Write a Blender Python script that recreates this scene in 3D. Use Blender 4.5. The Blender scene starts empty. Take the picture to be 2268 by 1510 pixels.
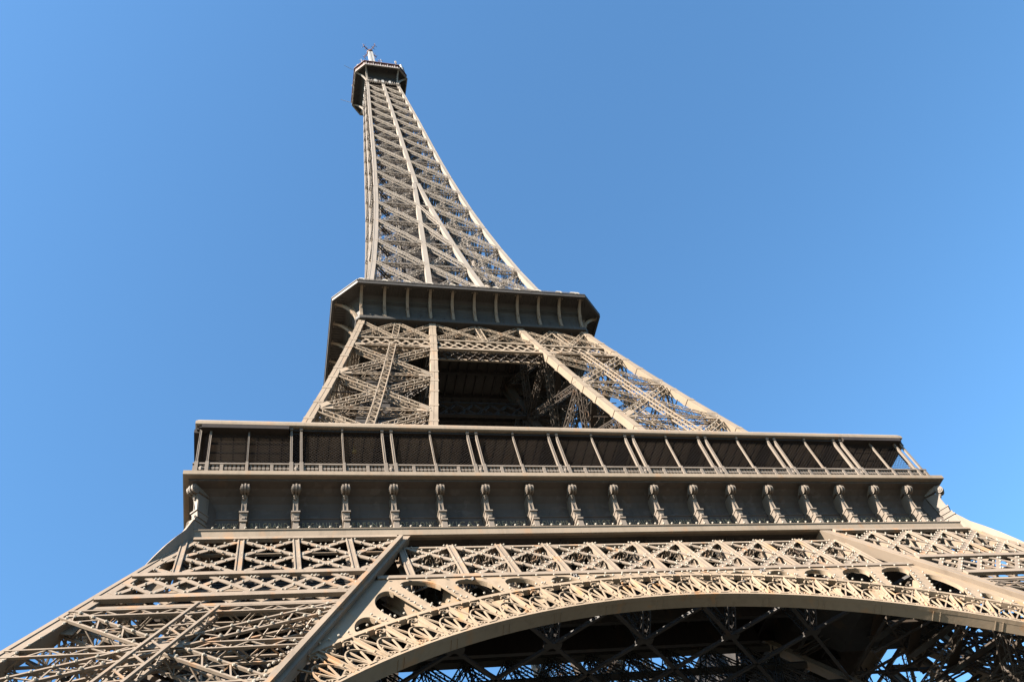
import bpy, math, random
import numpy as np
from mathutils import Matrix, Vector
random.seed(7)
SC = bpy.context.scene
COL = SC.collection

# ---------------------------------------------------------------- camera
CAMPOS = (-29.4027, -82.5264, 4.7608)
R_ = ((0.96123205, -0.18816989, -0.20155653),
      (-0.04803198, -0.83405208, 0.54959081),
      (0.27152508, 0.51860314, 0.81075576))          # right, up, forward
cd = bpy.data.cameras.new("Camera"); cam = bpy.data.objects.new("Camera", cd); COL.objects.link(cam)
cd.sensor_fit = 'HORIZONTAL'; cd.sensor_width = 36.0; cd.lens = 1895.66 / 2268 * 36.0
cd.clip_start = 0.1; cd.clip_end = 6000
r, u, f = (np.array(v) for v in R_)
u = np.array([0.19 * 0, 0, 0]) + np.cross(r, f) * (1 if np.cross(r, f) @ np.array([0, 0, 1]) > 0 else -1)
cam.matrix_world = Matrix(((r[0], u[0], -f[0], CAMPOS[0]), (r[1], u[1], -f[1], CAMPOS[1]),
                           (r[2], u[2], -f[2], CAMPOS[2]), (0, 0, 0, 1)))
SC.camera = cam

# ---------------------------------------------------------------- sky, sun, exposure
SUN_DIR = Vector((-1.40, -0.63, 1.0)).normalized()       # towards the sun
elev = math.asin(SUN_DIR.z)
azim = math.atan2(SUN_DIR.x, SUN_DIR.y)
world = bpy.data.worlds.new("World"); SC.world = world; world.use_nodes = True
nt = world.node_tree; bg = nt.nodes["Background"]
sky = nt.nodes.new("ShaderNodeTexSky"); sky.sky_type = 'NISHITA'; sky.sun_disc = False
sky.sun_elevation = elev; sky.sun_rotation = azim
sky.altitude = 0; sky.air_density = 1.15; sky.dust_density = 0.4; sky.ozone_density = 8.0
tint = nt.nodes.new("ShaderNodeVectorMath"); tint.operation = 'MULTIPLY'; tint.inputs[1].default_value = (0.90, 1.06, 0.97)
nt.links.new(sky.outputs[0], tint.inputs[0]); nt.links.new(tint.outputs[0], bg.inputs[0]); bg.inputs[1].default_value = 0.05
sd = bpy.data.lights.new("Sun", 'SUN'); sd.energy = 5.0; sd.angle = math.radians(0.5); sd.color = (1.0, 0.905, 0.79)
sun = bpy.data.objects.new("Sun", sd); COL.objects.link(sun)
sun.rotation_euler = SUN_DIR.to_track_quat('Z', 'Y').to_euler(); sun.location = (-200, -200, 300)
SC.view_settings.view_transform = 'Standard'; SC.view_settings.look = 'None'
SC.view_settings.exposure = 2.7; SC.view_settings.gamma = 1.0; SC.view_settings.use_curve_mapping = False
SC.render.engine = 'CYCLES'
SC.cycles.max_bounces = 6; SC.cycles.diffuse_bounces = 2; SC.cycles.glossy_bounces = 2
SC.cycles.use_denoising = True

# ---------------------------------------------------------------- materials
def paint(name, base, rust=0.35, dirt=0.25, rough=0.55, flake=0.0, scale=0.25):
    m = bpy.data.materials.new(name); m.use_nodes = True
    t = m.node_tree; n = t.nodes; l = t.links; b = n["Principled BSDF"]
    b.inputs["Roughness"].default_value = rough
    b.inputs["Specular IOR Level"].default_value = 0.15
    co = n.new("ShaderNodeTexCoord")
    def noise(sc, det, stretch=(1, 1, 1)):
        mp = n.new("ShaderNodeMapping"); mp.inputs["Scale"].default_value = stretch
        l.new(co.outputs["Object"], mp.inputs["Vector"])
        x = n.new("ShaderNodeTexNoise"); x.inputs["Scale"].default_value = sc; x.inputs["Detail"].default_value = det
        l.new(mp.outputs[0], x.inputs["Vector"]); return x.outputs["Fac"]
    def ramp(fac, a, bb):
        r_ = n.new("ShaderNodeValToRGB"); r_.color_ramp.elements[0].position = a; r_.color_ramp.elements[1].position = bb
        l.new(fac, r_.inputs[0]); return r_.outputs[0]
    def mix(fac, c1, c2, k):
        mx = n.new("ShaderNodeMix"); mx.data_type = 'RGBA'
        mu = n.new("ShaderNodeMath"); mu.operation = 'MULTIPLY'; mu.inputs[1].default_value = k
        l.new(fac, mu.inputs[0]); l.new(mu.outputs[0], mx.inputs[0])
        if isinstance(c1, tuple): mx.inputs[6].default_value = (*c1, 1)
        else: l.new(c1, mx.inputs[6])
        mx.inputs[7].default_value = (*c2, 1); return mx.outputs[2]
    c = mix(ramp(noise(scale, 5), 0.38, 0.66), base, tuple(x * 0.72 for x in base), dirt * 2)
    c = mix(ramp(noise(1.7, 6), 0.45, 0.75), c, tuple(x * 0.8 for x in base), dirt)
    c = mix(ramp(noise(2.2, 5, (1, 1, 0.07)), 0.50, 0.68), c, tuple(x * 0.55 for x in base), dirt * 1.6)
    c = mix(ramp(noise(0.9, 9, (1, 1, 0.4)), 0.575, 0.70), c, (0.25, 0.115, 0.04), rust * 1.5)
    c = mix(ramp(noise(0.11, 2), 0.5, 0.62), c, tuple(x * 1.22 for x in base), 0.35)
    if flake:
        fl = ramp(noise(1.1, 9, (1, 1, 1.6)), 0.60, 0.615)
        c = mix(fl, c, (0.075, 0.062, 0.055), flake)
    l.new(c, b.inputs["Base Color"])
    bp = n.new("ShaderNodeBump"); bp.inputs["Strength"].default_value = 0.25; bp.inputs["Distance"].default_value = 0.03
    l.new(noise(3.0, 4), bp.inputs["Height"]); l.new(bp.outputs[0], b.inputs["Normal"])
    return m
M_LOW = paint("paint_brown_lower", (0.144, 0.114, 0.087), rust=0.30, dirt=0.22)
M_ARC = paint("paint_brown_arch", (0.174, 0.133, 0.094), rust=0.42, dirt=0.22)
M_INT = paint("paint_inner_shade", (0.044, 0.035, 0.028), rust=0.1, dirt=0.25)  # same ironwork as outside, with the interior shade put into its colour
M_GAL = paint("paint_gallery_grey", (0.118, 0.098, 0.080), rust=0.03, dirt=0.25)
M_MID = paint("paint_brown_middle", (0.166, 0.132, 0.098), rust=0.16, dirt=0.18)
M_TOP = paint("paint_brown_upper", (0.172, 0.150, 0.127), rust=0.05, dirt=0.12)
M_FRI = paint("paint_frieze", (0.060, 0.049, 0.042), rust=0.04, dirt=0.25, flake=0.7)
M_DEK = paint("paint_deck_and_shade", (0.032, 0.029, 0.027), rust=0.05, dirt=0.3)  # deck colour; on inner trusses and bracing it stands in for shade
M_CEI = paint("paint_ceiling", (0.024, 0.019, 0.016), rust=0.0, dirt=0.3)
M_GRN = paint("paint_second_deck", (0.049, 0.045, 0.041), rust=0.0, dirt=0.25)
M_WHT = paint("white_panel", (0.20, 0.20, 0.195), rust=0.0, dirt=0.05)
M_RED = paint("red_antenna", (0.085, 0.045, 0.040), rust=0.0, dirt=0.1)
M_BLB = paint("bulb_glass", (0.20, 0.18, 0.15), rust=0.0, dirt=0.0, rough=0.3)
M_GLD = paint("faded_gilding", (0.20, 0.17, 0.11), rust=0.0, dirt=0.2)
M_ORG = paint("orange_lamp_glass", (0.16, 0.095, 0.02), rust=0.0, dirt=0.0, rough=0.3)
def plain(name, base, rough=0.8):
    m = bpy.data.materials.new(name); m.use_nodes = True
    t = m.node_tree; n = t.nodes; b = n["Principled BSDF"]; b.inputs["Roughness"].default_value = rough
    x = n.new("ShaderNodeTexNoise"); x.inputs["Scale"].default_value = 0.15; x.inputs["Detail"].default_value = 8
    r_ = n.new("ShaderNodeValToRGB")
    r_.color_ramp.elements[0].color = (*[c * 0.75 for c in base], 1); r_.color_ramp.elements[1].color = (*[c * 1.2 for c in base], 1)
    co = n.new("ShaderNodeTexCoord"); t.links.new(co.outputs["Object"], x.inputs["Vector"])
    t.links.new(x.outputs["Fac"], r_.inputs[0]); t.links.new(r_.outputs[0], b.inputs["Base Color"]); return m
M_GRD = plain("gravel_ground", (0.032, 0.031, 0.024), 0.95)
M_SKIN = plain("skin", (0.60, 0.38, 0.29)); M_HAIR = plain("hair", (0.06, 0.04, 0.03))

# ---------------------------------------------------------------- mesh builder
def V3(*a): return np.array(a, float)
def unit(v): return v / max(1e-9, np.linalg.norm(v))
class MB:
    def __init__(s): s.b = []; s.v = []; s.f = []; s.n = 0
    def bar(s, p, q, w, h, up=(0, 0, 1)):
        s.b.append((*p, *q, w, h, *up))
    def mesh(s, verts, faces):
        k = s.n; s.v.extend([tuple(x) for x in verts]); s.n += len(verts)
        s.f.extend([tuple(i + k for i in fc) for fc in faces])
    def box(s, x0, x1, y0, y1, z0, z1):
        s.mesh([(x0, y0, z0), (x1, y0, z0), (x1, y1, z0), (x0, y1, z0), (x0, y0, z1), (x1, y0, z1), (x1, y1, z1), (x0, y1, z1)],
               [(3, 2, 1, 0), (4, 5, 6, 7), (0, 1, 5, 4), (1, 2, 6, 5), (2, 3, 7, 6), (3, 0, 4, 7)])
    def loft(s, rings, cap=True, closed=True):
        m = len(rings[0]); vs = [p for r_ in rings for p in r_]; fs = []
        for k in range(len(rings) - 1):
            for i in range(m if closed else m - 1):
                j = (i + 1) % m; fs.append((k * m + i, k * m + j, (k + 1) * m + j, (k + 1) * m + i))
        if cap and closed:
            fs.append(tuple(range(m))[::-1]); fs.append(tuple((len(rings) - 1) * m + i for i in range(m)))
        s.mesh(vs, fs)
    def ball(s, p, r_, n=6):
        vs = [(p[0], p[1], p[2] - r_)]
        for k in (1, 2, 3):
            a = -math.pi / 2 + k * math.pi / 4
            for i in range(n):
                t = 2 * math.pi * i / n; vs.append((p[0] + r_ * math.cos(a) * math.cos(t), p[1] + r_ * math.cos(a) * math.sin(t), p[2] + r_ * math.sin(a)))
        vs.append((p[0], p[1], p[2] + r_)); fs = []
        for i in range(n):
            j = (i + 1) % n; fs.append((0, 1 + j, 1 + i)); fs.append((1 + 2 * n + i, 1 + 2 * n + j, 1 + 3 * n))
            for k in (0, 1): fs.append((1 + k * n + i, 1 + k * n + j, 1 + (k + 1) * n + j, 1 + (k + 1) * n + i))
        s.mesh(vs, fs)
    def cyl(s, p, q, r0, r1=None, n=12):
        r1 = r0 if r1 is None else r1; p, q = np.array(p, float), np.array(q, float); d = unit(q - p)
        a = unit(np.cross(d, (0.3, 0.1, 0.95) if abs(d[2]) < 0.9 else (1, 0, 0))); b = np.cross(d, a)
        ring = lambda c, rr: [c + rr * (math.cos(t) * a + math.sin(t) * b) for t in [2 * math.pi * i / n for i in range(n)]]
        s.loft([ring(p, r0), ring(q, r1)])
    def add_mesh(s, me, fn):
        s.mesh([fn(v.co) for v in me.vertices], [tuple(p.vertices) for p in me.polygons])
    def arrays(s):
        V = np.array(s.v, float).reshape(-1, 3); nb = len(s.b)
        loops = [i for fc in s.f for i in fc]; tot = [len(fc) for fc in s.f]
        if nb:
            A = np.array(s.b, float); P, Q, w, h, up = A[:, :3], A[:, 3:6], A[:, 6:7] / 2, A[:, 7:8] / 2, A[:, 8:]
            d = Q - P; L = np.linalg.norm(d, axis=1, keepdims=True); d = d / np.maximum(L, 1e-9)
            sd_ = np.cross(d, up); nn = np.linalg.norm(sd_, axis=1, keepdims=True)
            alt = np.cross(d, np.where(np.abs(d[:, :1]) < 0.9, [[1., 0, 0]], [[0, 1., 0]]))
            sd_ = np.where(nn < 1e-3, alt, sd_); sd_ /= np.linalg.norm(sd_, axis=1, keepdims=True)
            u2 = np.cross(sd_, d)
            C = np.stack([P - sd_ * w - u2 * h, P + sd_ * w - u2 * h, P + sd_ * w + u2 * h, P - sd_ * w + u2 * h,
                          Q - sd_ * w - u2 * h, Q + sd_ * w - u2 * h, Q + sd_ * w + u2 * h, Q - sd_ * w + u2 * h], 1).reshape(-1, 3)
            F = np.array([(0, 1, 2, 3), (7, 6, 5, 4), (1, 0, 4, 5), (2, 1, 5, 6), (3, 2, 6, 7), (0, 3, 7, 4)])
            fi = (F[None] + (np.arange(nb) * 8)[:, None, None] + len(V)).reshape(-1)
            V = np.concatenate([V, C]); loops = np.concatenate([np.array(loops, int), fi]); tot = tot + [4] * (6 * nb)
        return V, np.array(loops, np.int32), np.array(tot, np.int32)
    def build(s, name, mat, parent=None, smooth=False):
        V, lp, tt = s.arrays(); me = bpy.data.meshes.new(name)
        me.vertices.add(len(V)); me.vertices.foreach_set("co", V.astype(np.float32).ravel())
        me.loops.add(len(lp)); me.loops.foreach_set("vertex_index", lp)
        me.polygons.add(len(tt)); st = np.concatenate([[0], np.cumsum(tt)[:-1]]).astype(np.int32)
        me.polygons.foreach_set("loop_start", st); me.polygons.foreach_set("loop_total", tt)
        me.polygons.foreach_set("use_smooth", np.full(len(tt), smooth))
        me.update(calc_edges=True); me.validate(); me.materials.append(mat)
        o = bpy.data.objects.new(name, me); COL.objects.link(o)
        if parent: o.parent = parent
        return o
def plate2d(mb, outers, t, fn):
    """flat plate with holes: outers = list of closed 2-D polylines; fn maps (u,v,w) to space"""
    cu = bpy.data.curves.new("tmp", 'CURVE'); cu.dimensions = '2D'; cu.fill_mode = 'BOTH'; cu.extrude = t / 2
    for pl in outers:
        sp = cu.splines.new('POLY'); sp.points.add(len(pl) - 1); sp.use_cyclic_u = True
        for i, (a, b) in enumerate(pl): sp.points[i].co = (a, b, 0, 1)
    o = bpy.data.objects.new("tmp", cu); me = bpy.data.meshes.new_from_object(o)
    mb.add_mesh(me, lambda c: fn(c[0], c[1], c[2]))
    bpy.data.objects.remove(o); bpy.data.curves.remove(cu); bpy.data.meshes.remove(me)
def empty(name, parent=None, loc=(0, 0, 0)):
    o = bpy.data.objects.new(name, None); COL.objects.link(o); o.location = loc; o.empty_display_size = 0.5
    if parent: o.parent = parent
    return o
def dup(o, rot, parent):
    """copy of a part and its sub-parts, turned about the tower's axis"""
    c = o.copy(); COL.objects.link(c); c.parent = parent; c.rotation_euler = (0, 0, rot)
    for ch in list(o.children):
        d = ch.copy(); COL.objects.link(d); d.parent = c
    return c
def four(o, parent):
    return [o] + [dup(o, k * math.pi / 2, parent) for k in (1, 2, 3)]

# ---------------------------------------------------------------- tower profile
ZS = [0, 52, 57, 62, 68, 75.5, 84, 90.3, 94.5, 100.7, 104, 110, 118, 127.9, 137, 148, 158, 168, 178, 190, 200, 212, 223, 235, 245, 257, 268, 280]
WS = [60.4, 34.1, 31.9, 30.1, 28.2, 26.0, 23.75, 22.15, 21.1, 19.6, 18.8, 17.4, 15.9, 14.5, 13.3, 12.1, 11.15, 10.3, 9.6, 8.85, 8.3, 7.75, 7.25, 6.7, 6.2, 5.6, 5.0, 4.6]
W = lambda z: float(np.interp(z, ZS, WS))                # outer half width
XZ = [57, 62, 68, 75.4, 88.9, 100, 109.6, 118, 127.6, 141, 154, 167, 176, 182]
XX = [16.4, 15.0, 13.6, 12.2, 9.85, 8.1, 6.75, 5.6, 4.45, 3.35, 2.35, 1.35, 0.8, 0.42]
def XI(z):                                               # centre line of the inner columns
    return W(z) - 15.5 if z <= 52 else float(np.interp(z, [52] + XZ, [18.6] + XX))
SA, CA = math.sin(math.radians(26.815)), math.cos(math.radians(26.815))
TL = 60.4 / 52 * 0; SLOPE = (60.4 - 34.1) / 52
def face(x, z, n=0.0):                                   # point on the leaning lower face, n metres proud of it
    return V3(x, -(60.4 - SLOPE * z) - n * CA, z + n * SA)
NF = V3(0, -CA, SA)
G = 3.84                                                 # grid of the friezes and belts

def girder(mb, p, q, w, d, N, c=0.1, pitch=0.9, lace=0.07, sides=True, th=0.05):
    """box lattice girder from p to q: w wide in the face, d deep along N"""
    p, q = np.array(p, float), np.array(q, float); L = np.linalg.norm(q - p); t = (q - p) / L
    S = unit(np.cross(t, N)); N = unit(np.cross(S, t)) ; N = N
    cs = {}
    for a in (-1, 1):
        for b in (-1, 1):
            o = S * a * w / 2 + N * b * d / 2; cs[a, b] = o; mb.bar(p + o, q + o, c, c * 1.15, N)
    k = max(2, int(L / pitch))
    for b in (-1, 1):
        for i in range(k):
            a = 1 if i % 2 else -1
            mb.bar(p + t * L * i / k + cs[a, b], p + t * L * (i + 1) / k + cs[-a, b], lace, th, N)
    if sides:
        for a in (-1, 1):
            for i in range(k):
                b = 1 if i % 2 else -1
                mb.bar(p + t * L * i / k + cs[a, b], p + t * L * (i + 1) / k + cs[a, -b], lace, th, S)
def flat_girder(mb, p, q, w, N, c=0.1, pitch=0.9, lace=0.06, d=0.1):
    p, q = np.array(p, float), np.array(q, float); L = np.linalg.norm(q - p); t = (q - p) / L; S = unit(np.cross(t, N))
    for a in (-1, 1): mb.bar(p + S * a * w / 2, q + S * a * w / 2, c, d, N)
    k = max(2, int(L / pitch))
    for i in range(k):
        a = 1 if i % 2 else -1
        mb.bar(p + t * L * i / k + S * a * w / 2, p + t * L * (i + 1) / k - S * a * w / 2, lace, d * 0.5, N)
BULBS = {}
def bulbs(key, p, q, N, step=0.75, r_=0.075, off=0.1):
    mb = BULBS.setdefault(key, MB)
    if mb is MB: mb = BULBS[key] = MB()
    p, q = np.array(p, float), np.array(q, float); L = np.linalg.norm(q - p); k = max(1, int(L / step))
    for i in range(k): mb.ball(p + (q - p) * (i + 0.5) / k + unit(np.array(N, float)) * off, r_, 6)

# ---------------------------------------------------------------- ground
gm = MB(); gm.mesh([(-3000, -3000, 0), (3000, -3000, 0), (3000, 3000, 0), (-3000, 3000, 0)], [(0, 1, 2, 3)])
ground = gm.build("ground", M_GRD); ground["kind"] = "structure"

tower = empty("lattice_tower")
tower["label"] = "tall brown iron lattice tower with two balconies, a tapering spire and a broad decorative arch"
tower["category"] = "tower"

# ---------------------------------------------------------------- columns
def column(mb, fx, fy, zs, h):
    rings = []
    for z in zs:
        x, y, hh = fx(z), fy(z), (h(z) if callable(h) else h)
        rings.append([(x - hh, y - hh, z), (x + hh, y - hh, z), (x + hh, y + hh, z), (x - hh, y + hh, z)])
    mb.loft(rings)
def columns_of_leg(zs, h):
    hv = h if callable(h) else (lambda z: h)
    o = lambda z: -(W(z) - hv(z)); i = lambda z: -XI(z)
    return [(o, o), (i, o), (o, i), (i, i)]
def panel(mb, A, B, z0, z1, N, w, d, c, pitch, lace, horiz=True, hz=None, diag=True, lap=0):
    a0, b0, a1, b1 = A(z0), B(z0), A(z1), B(z1)
    if diag:
        girder(mb, a0 - N * lap, b1 - N * lap, w, d, N, c * (.6 if lap else 1), pitch, lace); girder(mb, b0 + N * lap * .3, a1 + N * lap * .3, w, d, N, c, pitch, lace)
        m = (a0 + b0 + a1 + b1) / 4; e = unit(b0 - a0); up = unit((a1 + b1) / 2 - (a0 + b0) / 2)
        if .65 < w < .9: mb.bar(m - up * w * .55 + N * d * .53, m + up * w * .55 + N * d * .53, w * 1.1, 0.03, N)
    if horiz: girder(mb, a1, b1, (hz or w * .8), d, N, c, pitch, lace)

# ---- lower legs (ground to first floor)
LOWZ = [0, 8.0, 16.0, 24.0, 32.0, 40.1]
def low_leg():
    root = empty("leg", tower)
    zs = [0, 10, 20, 30, 40, 48, 51.6]
    hz = 0.5
    for k, (fx, fy) in enumerate(columns_of_leg(zs, hz)):
        mb = MB(); column(mb, fx, fy, zs, hz)
        # raised ribs and flange lips on the outward plates
        for z0, z1 in ((0, 51.0),):
            for s in (-0.32, 0.32):
                p, q = V3(fx(z0) + s, fy(z0) - hz, z0), V3(fx(z1) + s, fy(z1) - hz, z1)
                if k < 2: mb.bar(p, q, 0.26, 0.10, (0, -1, .5))
                p, q = V3(fx(z0) - hz, fy(z0) + s, z0), V3(fx(z1) - hz, fy(z1) + s, z1)
                if k in (0, 2): mb.bar(p, q, 0.26, 0.10, (-1, 0, .5))
        if k == 1:
            mb.bar(V3(fx(0) - .02, fy(0) - hz - .16, 0), V3(fx(51.) - .02, fy(51.) - hz - .16, 51.0), 0.30, 0.42, (0, -1, .5))
        mb.build("corner_column", M_LOW, root)
    o, i = (lambda z: -(W(z) - hz)), (lambda z: -XI(z))
    NS = V3(-CA, 0, SA)
    faces = [(lambda z: V3(o(z), o(z), z), lambda z: V3(i(z), o(z), z), NF), (lambda z: V3(o(z), o(z), z), lambda z: V3(o(z), i(z), z), NS),
             (lambda z: V3(o(z), i(z), z), lambda z: V3(i(z), i(z), z), NF), (lambda z: V3(i(z), o(z), z), lambda z: V3(i(z), i(z), z), NS)]
    for fi, (A, B, N) in enumerate(faces):
        for z0, z1 in zip(LOWZ[:-1], LOWZ[1:]):
            mb = MB(); fine = z1 > 24
            cw, lw = (.14, .09) if fi == 0 else (.095, .06)
            panel(mb, A, B, z0, z1, N, 1.0 if fi == 0 else .8, 1.0, cw, 0.9 if fine else 1.6, lw, hz=0.7 if fi == 0 else .5)
            zm = (z0 + z1) / 2; mid = lambda z: (A(z) + B(z)) / 2
            if fi < 2:
                girder(mb, A(zm), B(zm), 0.75 if fi == 0 else .5, 0.9, N, cw * .9, 1.0 if fine else 1.6, lw)
                girder(mb, mid(z0) + N * .6, mid(z1) + N * .6, 1.3 if fi == 0 else 1.0, .5, N, cw * 1.1, 0.8 if fine else 1.6, lw * 1.2)
                mb.bar(mid(zm) - unit(B(zm) - A(zm)) * 1.1 + N * .62, mid(zm) + unit(B(zm) - A(zm)) * 1.1 + N * .62, .75, .04, N)
            if fine:                                     # gusset plates at the nodes
                for P, s in ((A, 1), (B, -1)):
                    for z, dz in ((z1, -1), (z0, 1)):
                        e = unit(B(z) - A(z)) * s; g = P(z) + e * 0.3
                        up = unit(P(z + 1) - P(z))
                        mb.bar(g + up * dz * .2, g + up * dz * 1.5 + e * .25, 1.3, 0.05, N)
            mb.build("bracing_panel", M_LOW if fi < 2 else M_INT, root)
            if fine and fi == 0:
                for (p, q) in ((A(z0), B(z1)), (B(z0), A(z1))):
                    t = unit(q - p); S = unit(np.cross(t, N))
                    for sgn in (-.43, .43): bulbs("leg", p + S * sgn + N * .5, q + S * sgn + N * .5, N, 1.0, 0.10)
                e = unit(B(zm) - A(zm)); bulbs("leg", A(zm) + N * .5 - V3(0, 0, .35), B(zm) + N * .5 - V3(0, 0, .35), N, 1.1, .10)
                bulbs("leg", B(z0) + e * -.65 + N * .45, B(z1) + e * -.65 + N * .45, N, 0.9, .09)
                bulbs("leg", A(z0) + e * .65 + N * .45, A(z1) + e * .65 + N * .45, N, 0.9, .09)
    mb = MB()                                            # plan bracing at the foot of the belt
    for zz in (44.4, 36.8):
        w0, w1 = -(W(zz) - 1), -(W(zz) - 14.9)
        for k in range(4):
            a, b = w0 + (w1 - w0) * k / 4, w0 + (w1 - w0) * (k + 1) / 4
            for l in range(4):
                c, d = w0 + (w1 - w0) * l / 4, w0 + (w1 - w0) * (l + 1) / 4
                mb.bar((a, c, zz), (b, d, zz), .16, .2); mb.bar((b, c, zz + .21), (a, d, zz + .21), .16, .2)
            mb.bar((b, w0, zz + .45), (b, w1, zz + .45), .2, .24); mb.bar((w0, b, zz + .7), (w1, b, zz + .7), .2, .24)
    mb.build("plan_bracing", M_INT, root)
    # stairs, lift rails and inner ties: the clutter seen through the bracing
    mb = MB(); ctr = lambda z: (W(z) - 7.9)
    for dx, dy in ((-2.2, 1.2), (-.7, -1), (1.1, .3), (2.6, 2.4)):
        girder(mb, (-ctr(8) + dx, -ctr(8) + dy, 8), (-ctr(55) + dx, -ctr(55) + dy, 55), .7, .7, V3(0, -1, 0), .12, 1.2, .07)
    for z in [16.4, 24.6, 32.7, 40.9, 49]:
        for (a, b) in (((o, o), (i, i)), ((i, o), (o, i))):
            girder(mb, (a[0](z), a[1](z), z), (b[0](z), b[1](z), z), .6, .6, V3(0, 0, 1), .11, 1.3, .06, sides=False)
    rs = random.Random(3)
    for q in range(36):
        z = rs.uniform(16, 50); c0 = ctr(z)
        p = V3(-c0 + rs.uniform(-6, 6), -c0 + rs.uniform(-6, 6), z)
        dirn = rs.choice([V3(.5, .5, 1), V3(1, 0, 0), V3(0, 1, 0), V3(1, -.5, .8), V3(-.6, .8, .7)]); dirn = unit(dirn) * rs.uniform(2, 5)
        mb.bar(p, p + dirn, .12, .12)
    for q in range(26):                                  # stair flights
        z = 16 + q * 1.4; c0 = ctr(z); s = 1 if q % 2 else -1
        p = V3(-c0 - 3 * s + 1, -c0 + 3.4, z); e = V3(-ctr(z + 1.4) + 3 * s + 1, -ctr(z + 1.4) + 3.4, z + 1.4)
        mb.bar(p, e, 1.0, .12); mb.bar(p + V3(0, -.5, 1), e + V3(0, -.5, 1), .07, .07)
    mb.build("inner_stair", M_INT, root)
    b = BULBS.pop("leg").build("sparkle_bulb", M_BLB, root); b["kind"] = "stuff"
    # swept corner fairing below the first-floor consoles
    mb = MB(); rings = []
    for z, v in [(53.9, 34.2), (53.2, 34.38), (52.0, 34.72), (50.9, 35.2), (49.6, 35.72), (48.2, 36.22), (46.6, 36.75)]:
        e = .13 if z > 49 else .13 - (49 - z) * .04; rings.append([(-v - e, -v + e, z), (-v + e, -v - e, z), (-v + .7 + e, -v + .7 - e, z), (-v + .7 - e, -v + .7 + e, z)])
    mb.loft(rings); mb.build("corner_fairing", M_LOW, root)
    return root
four(low_leg(), tower)

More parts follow.
